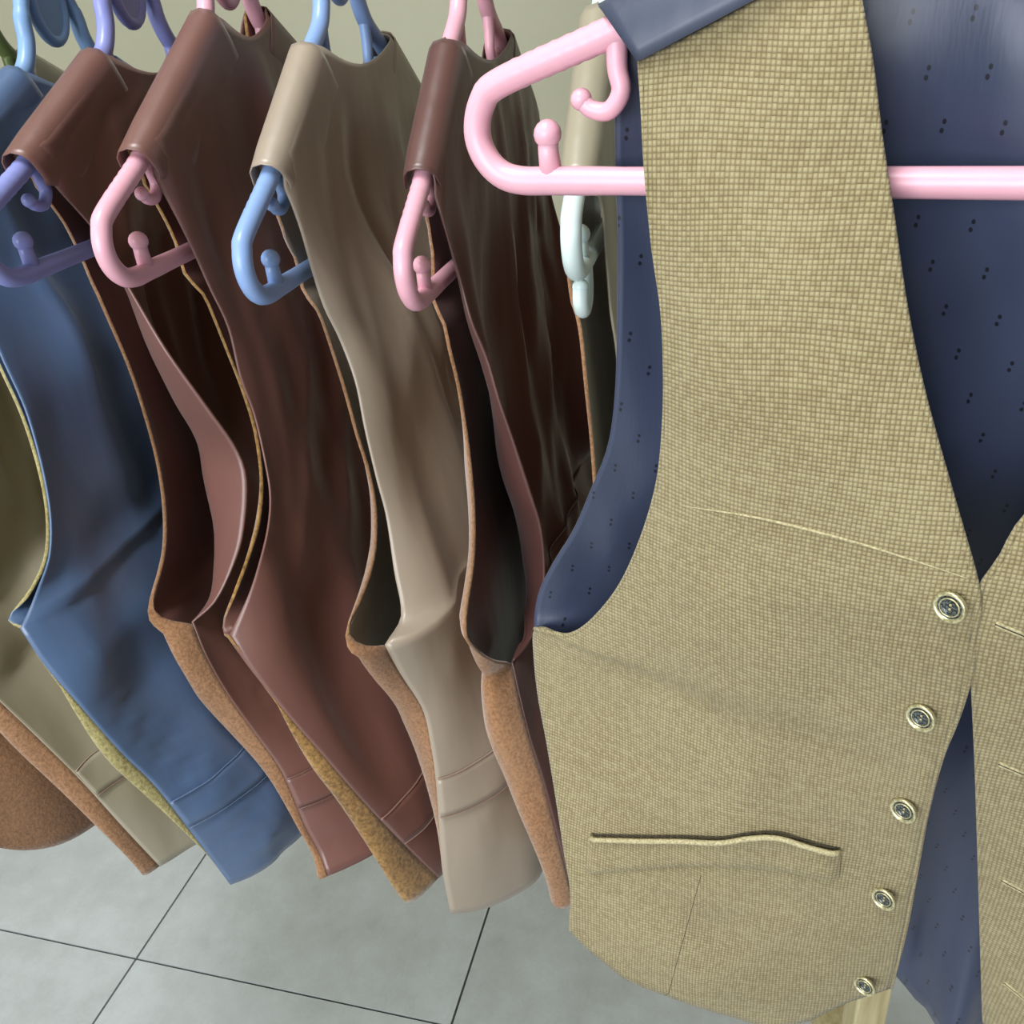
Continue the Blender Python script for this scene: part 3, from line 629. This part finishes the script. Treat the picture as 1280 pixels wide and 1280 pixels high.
def fbuild(name, Lp, Rp, hem, mir, mats, th, seed):
    nr, nc = 130, 60
    Lb, Rb = spline(Lp, nr), spline(Rp, nr)
    rows = fpanel(Lb, Rb, hem, nr, nc, 1.0, seed)
    if mir < 0: rows = [list(reversed(r_)) for r_ in rows]
    V_ = [[LV(*q) for q in r_] for r_ in rows]
    v, f = grid(V_, flip=True)
    uv = [(q.x, q.z) for q in v]
    o = obj(name, v, f, None, fv, uvs=uv, mats=mats); solid(o, th, -1, inner=1, rim=0)
    return o, v, f
hp = V3(FT['hem']); hl, hr_ = hp[0], hp[-1]
def hemz(s):
    u = lerp(hl.x, hr_.x, s)
    zs = hp[-1].z
    for a_, b_ in zip(hp, hp[1:]):
        if u <= b_.x: zs = lerp(a_.z, b_.z, (u-a_.x)/(b_.x-a_.x)); break
    return zs-lerp(hl.z, hr_.z, s)
Lp = FT['fl']+FT['fside']; Rp = FT['fr']+FT['fedge']
# the V of the neck uses more length than the armhole: rows are spread evenly along both
po, pv, pf = fbuild('front_panel', Lp, Rp, hemz, 1, [M['hopsack'], M['navy']], .0028, 3)
mir = lambda L_: [(-q[0], q[1], q[2]) for q in L_]
neckR = mir(FT['fr'][:5]) + [(.053, .027, 1.345), (.031, .031, 1.302)]
Rp2 = neckR + FT['rr']
fs2 = [(-q[0]+.0, q[1]-.002, q[2]) for q in Lp]
po2, pv2, pf2 = fbuild('front_panel', fs2, Rp2, lambda s: hemz(s)*.9, -1, [M['hopsack'], M['navy']], .0028, 7)
# piping along the edges of the left front (folded hopsack edge)
bv = BVHTree.FromPolygons([tuple(q) for q in pv], pf)
bv2 = BVHTree.FromPolygons([tuple(q) for q in pv2], pf2)
def onfront(u, z, tree=bv, off=.0):
    h_ = tree.ray_cast(Vector((u, -.3, z-fz0)), Vector((0, 1, 0)))
    if h_[0] is None: h_ = tree.find_nearest(Vector((u, -.03, z-fz0)))
    return h_[0] + Vector((0, -off, 0)), h_[1]
# back panel with lining inside
BL = FT['bl']
nr, nc = 110, 76
seamB = [(q[0]+.001, min(q[1]-.001, -.02-.0*i), q[2]) for i, q in enumerate(FT['fside'])]
seamB = [(q[0], q[1]-.004, q[2]) for q in FT['fside'][:-1]] + [(FT['fside'][-1][0], FT['fside'][-1][1]-.006, FT['fside'][-1][2])]
shB = spline([(-.072, -.010, 1.474), (-.11, -.011, 1.461), (-.15, -.011, 1.447), (-.178, -.010, 1.436)], 16)
Lb = shB + spline([tuple(shB[-1])] + BL[1:], 50)[1:] + spline([BL[-1]]+seamB, 46)[1:]
K2 = len(Lb); rows = []
for k in range(K2):
    q = Lb[k]; W2 = -2*q.x; row = []
    bul = interp(k, [0, 16, 40, 64, K2-1], [-.006, -.010, -.022, -.045, -.105])
    ww = interp(k, [0, 16, 64, K2-1], [.02, .03, .05, .06])
    for j in range(nc):
        t = j/(nc-1); s = lerp(.5-.5*math.cos(math.pi*t), t, .5)
        qq, q2 = s*W2, (1-s)*W2
        u = q.x+qq; e = min(1, qq/.03)*min(1, q2/.03); z = q.z - .012*max(0, 1-k/14)*math.sin(math.pi*s)
        hf = max(0, (k-(K2-30))/29.0); z -= lerp(.05, .092, min(1, max(0, (u+.10)/.11)))*hf**1.2*(1-math.exp(-qq/.05))*(1-math.exp(-q2/.05))
        v_ = q.y + bul*(1-math.exp(-qq/ww))*(1-math.exp(-q2/ww))
        v_ += e*(nz(u*15+2, z*4.0, 4)*.020 + nz(u*30+z*8, z*6, 8)*.007 + (1-2*abs(nz(u*9-z*4, z*2.5, 2.2)))*.010)*min(1, .3+k/30)
        v_ += .010*e*hf*math.sin(u*95+1.2+z*4) + .004*e*hf*math.sin(u*210)
        tb = min(1, max(0, (z-1.345)/.02)); v_ = lerp(v_, min(v_, -.0098), tb*tb*(3-2*tb)) if e > .3 else v_
        row.append(LV(u, v_, z))
    rows.append(row)
v, f = grid(rows, flip=True)
obk = obj('back_panel', v, f, None, fv, uvs=[(q.x, q.z) for q in v], mats=[M['navy'], M['navyplain']]); solid(obk, .0016, -1, inner=1, rim=1)
# shoulder yokes folding over the hanger arms
for sg in (1, -1):
    G = []
    A0, A1 = Vector(FT['fl'][0]), Vector(FT['fr'][0])
    T0, T1 = Vector((-.181, .0, 1.4475)), Vector((-.071, .0, 1.4875))
    B0, B1 = Vector((-.180, -.0125, 1.434)), Vector((-.070, -.0125, 1.473))
    for i in range(13):
        t = i/12; row = []
        for j in range(21):
            s = j/20; a_, c_, b_ = A0.lerp(A1, s), T0.lerp(T1, s), B0.lerp(B1, s)
            a_ = a_ + Vector((0, .0022, 0))
            if t < .62:
                tt = t/.62; mid = a_.lerp(c_, .6)+Vector((0, .0075, .004)); P_ = a_*(1-tt)**2+mid*2*tt*(1-tt)+c_*tt**2
            else:
                tt = (t-.62)/.38; mid = c_.lerp(b_, .5)+Vector((0, -.005, .004)); P_ = c_*(1-tt)**2+mid*2*tt*(1-tt)+b_*tt**2
            row.append(LV(P_.x*sg, P_.y, P_.z))
        G.append(row)
    o = obj('shoulder_yoke', *grid(G, flip=(sg == -1)), M['navyplain'], fv); solid(o, .0014, 0)
# folded edge cords along armhole, neck and front edge
def edge_cord(pts, tree, rad, mat, name='edge_fold'):
    pp = []
    for q in spline(pts, 90): pp.append(LV(q.x, q.y-.001, q.z))
    v, f = tube(pp, rad, 8); return obj(name, v, f, mat, fv, uvs=[(q.x, q.z) for q in v])
edge_cord(FT['fl'], bv, .0014, M['hopsack'])
edge_cord(FT['fr'][2:]+FT['fedge'], bv, .0014, M['hopsack'])
edge_cord(neckR[2:]+FT['rr'], bv2, .0014, M['hopsack'])
# pocket welt
top = spline(FT['pocket'][:7], 40); bot = spline(FT['pocket'][7:], 40)
G = []
for i in range(7):
    t = i/6; row = []
    for a_, b_ in zip(top, bot):
        q = a_.lerp(b_, t); P_, n_ = onfront(q.x, q.z, off=.0034 if 0 < i < 6 else (.0044 if i == 0 else .0004)); row.append(P_)
    row[0] = row[0] + Vector((0, .002, 0)); row[-1] = row[-1] + Vector((0, .002, 0))
    G.append(row)
v, f = grid(G, flip=True)
pw = obj('pocket_welt', v, f, M['hopsack'], fv, uvs=[(q.x+.0013, q.z+.0009) for q in v])
v, f = tube([q+Vector((0, -.0003, 0)) for q in G[0]], .0016, 8); obj('welt_fold', v, f, M['thread'], pw)
v, f = tube([q+Vector((0, .0030, .0012)) for q in G[0]], .0004, 8); obj('welt_shade_line', v, f, M['slit'], pw)  # shade above the welt, put in as a thin dark tube
# darts: stitched lines
for seg in (FT['dart'][3:],):
    pp = [onfront(q.x, q.z, off=-.0002)[0] for q in spline(seg, 30)]
    v, f = tube(pp, .0003, 6); obj('dart_seam', v, f, M['slit'], fv)
pp = [onfront(q.x, q.z, off=-.0001)[0] for q in spline(FT['crease'], 50)]
v, f = tube(pp, [.0005*math.sin(math.pi*min(.97, max(.03, i/49)))+.0002 for i in range(50)], 8); obj('pale_crease', v, f, M['thread'], fv)  # pale crease of the cloth, added as a thin tube of lighter colour
# buttons
def lathe(prof, n=24):
    V, F = [], []
    for r_, h_ in prof:
        for k in range(n): V.append(Vector((r_*math.cos(2*math.pi*k/n), r_*math.sin(2*math.pi*k/n), h_)))
    for i in range(len(prof)-1):
        for k in range(n): F.append((i*n+k, i*n+(k+1) % n, (i+1)*n+(k+1) % n, (i+1)*n+k))
    return V, F
bproto = None
for i, q in enumerate(FT['buttons']):
    P_, n_ = onfront(q[0], q[2])
    if n_.y > 0: n_ = -n_
    tilt = Vector((-.55, -1, .1)) if i == 0 else Vector((-.45, -1, .15))
    rot = (n_*.2+tilt.normalized()*.8).to_track_quat('Z', 'Y').to_euler()
    if bproto is None:
        v, f = lathe([(.0, 0), (.0050, 0), (.0062, .0012), (.0064, .0024), (.0060, .0031), (.0052, .0031), (.0046, .0023)])
        b = obj('button', v, f, M['brass'], fv)
        v, f = lathe([(.0047, .0024), (.0040, .0019), (.0037, .0023), (.0031, .0023), (.0028, .0018), (.0015, .0018), (0, .0018)])
        c = obj('button_face', v, f, M['gun'], b)
        v, f = merge([ball((.0001, s_*.0009, .0020), .00055, 8, 6) for s_ in (-1, 1)]); d = obj('thread_dot', v, f, M['thread'], b)
        v, f = lathe([(.0034, .0025), (.0035, .0028), (.0038, .0028), (.0039, .0024)], 24); e_ = obj('inner_ring', v, f, M['brass'], b)
        bproto = (b, c, d, e_)
    else:
        b = bproto[0].copy(); COL.objects.link(b)
        for ch in bproto[1:]:
            cc_ = ch.copy(); COL.objects.link(cc_); cc_.parent = b
    b.location = P_ + n_*.0012; b.scale = (1.12,)*3; b.rotation_euler = rot
# buttonholes on the other front
for q in FT['holes']:
    pts = [onfront(q[0]+du, q[2]-.001*i, bv2, off=.0003)[0] for i, du in enumerate((-.006, -.003, 0, .003, .006))]
    v, f = merge([tube([x_+Vector((0, 0, dz)) for x_ in pts], .0007, 6) for dz in (.0008, -.0008)]); bh = obj('buttonhole', v, f, M['thread'], fv)
    v, f = tube(pts, .0006, 6); obj('slit', v, f, M['slit'], bh)
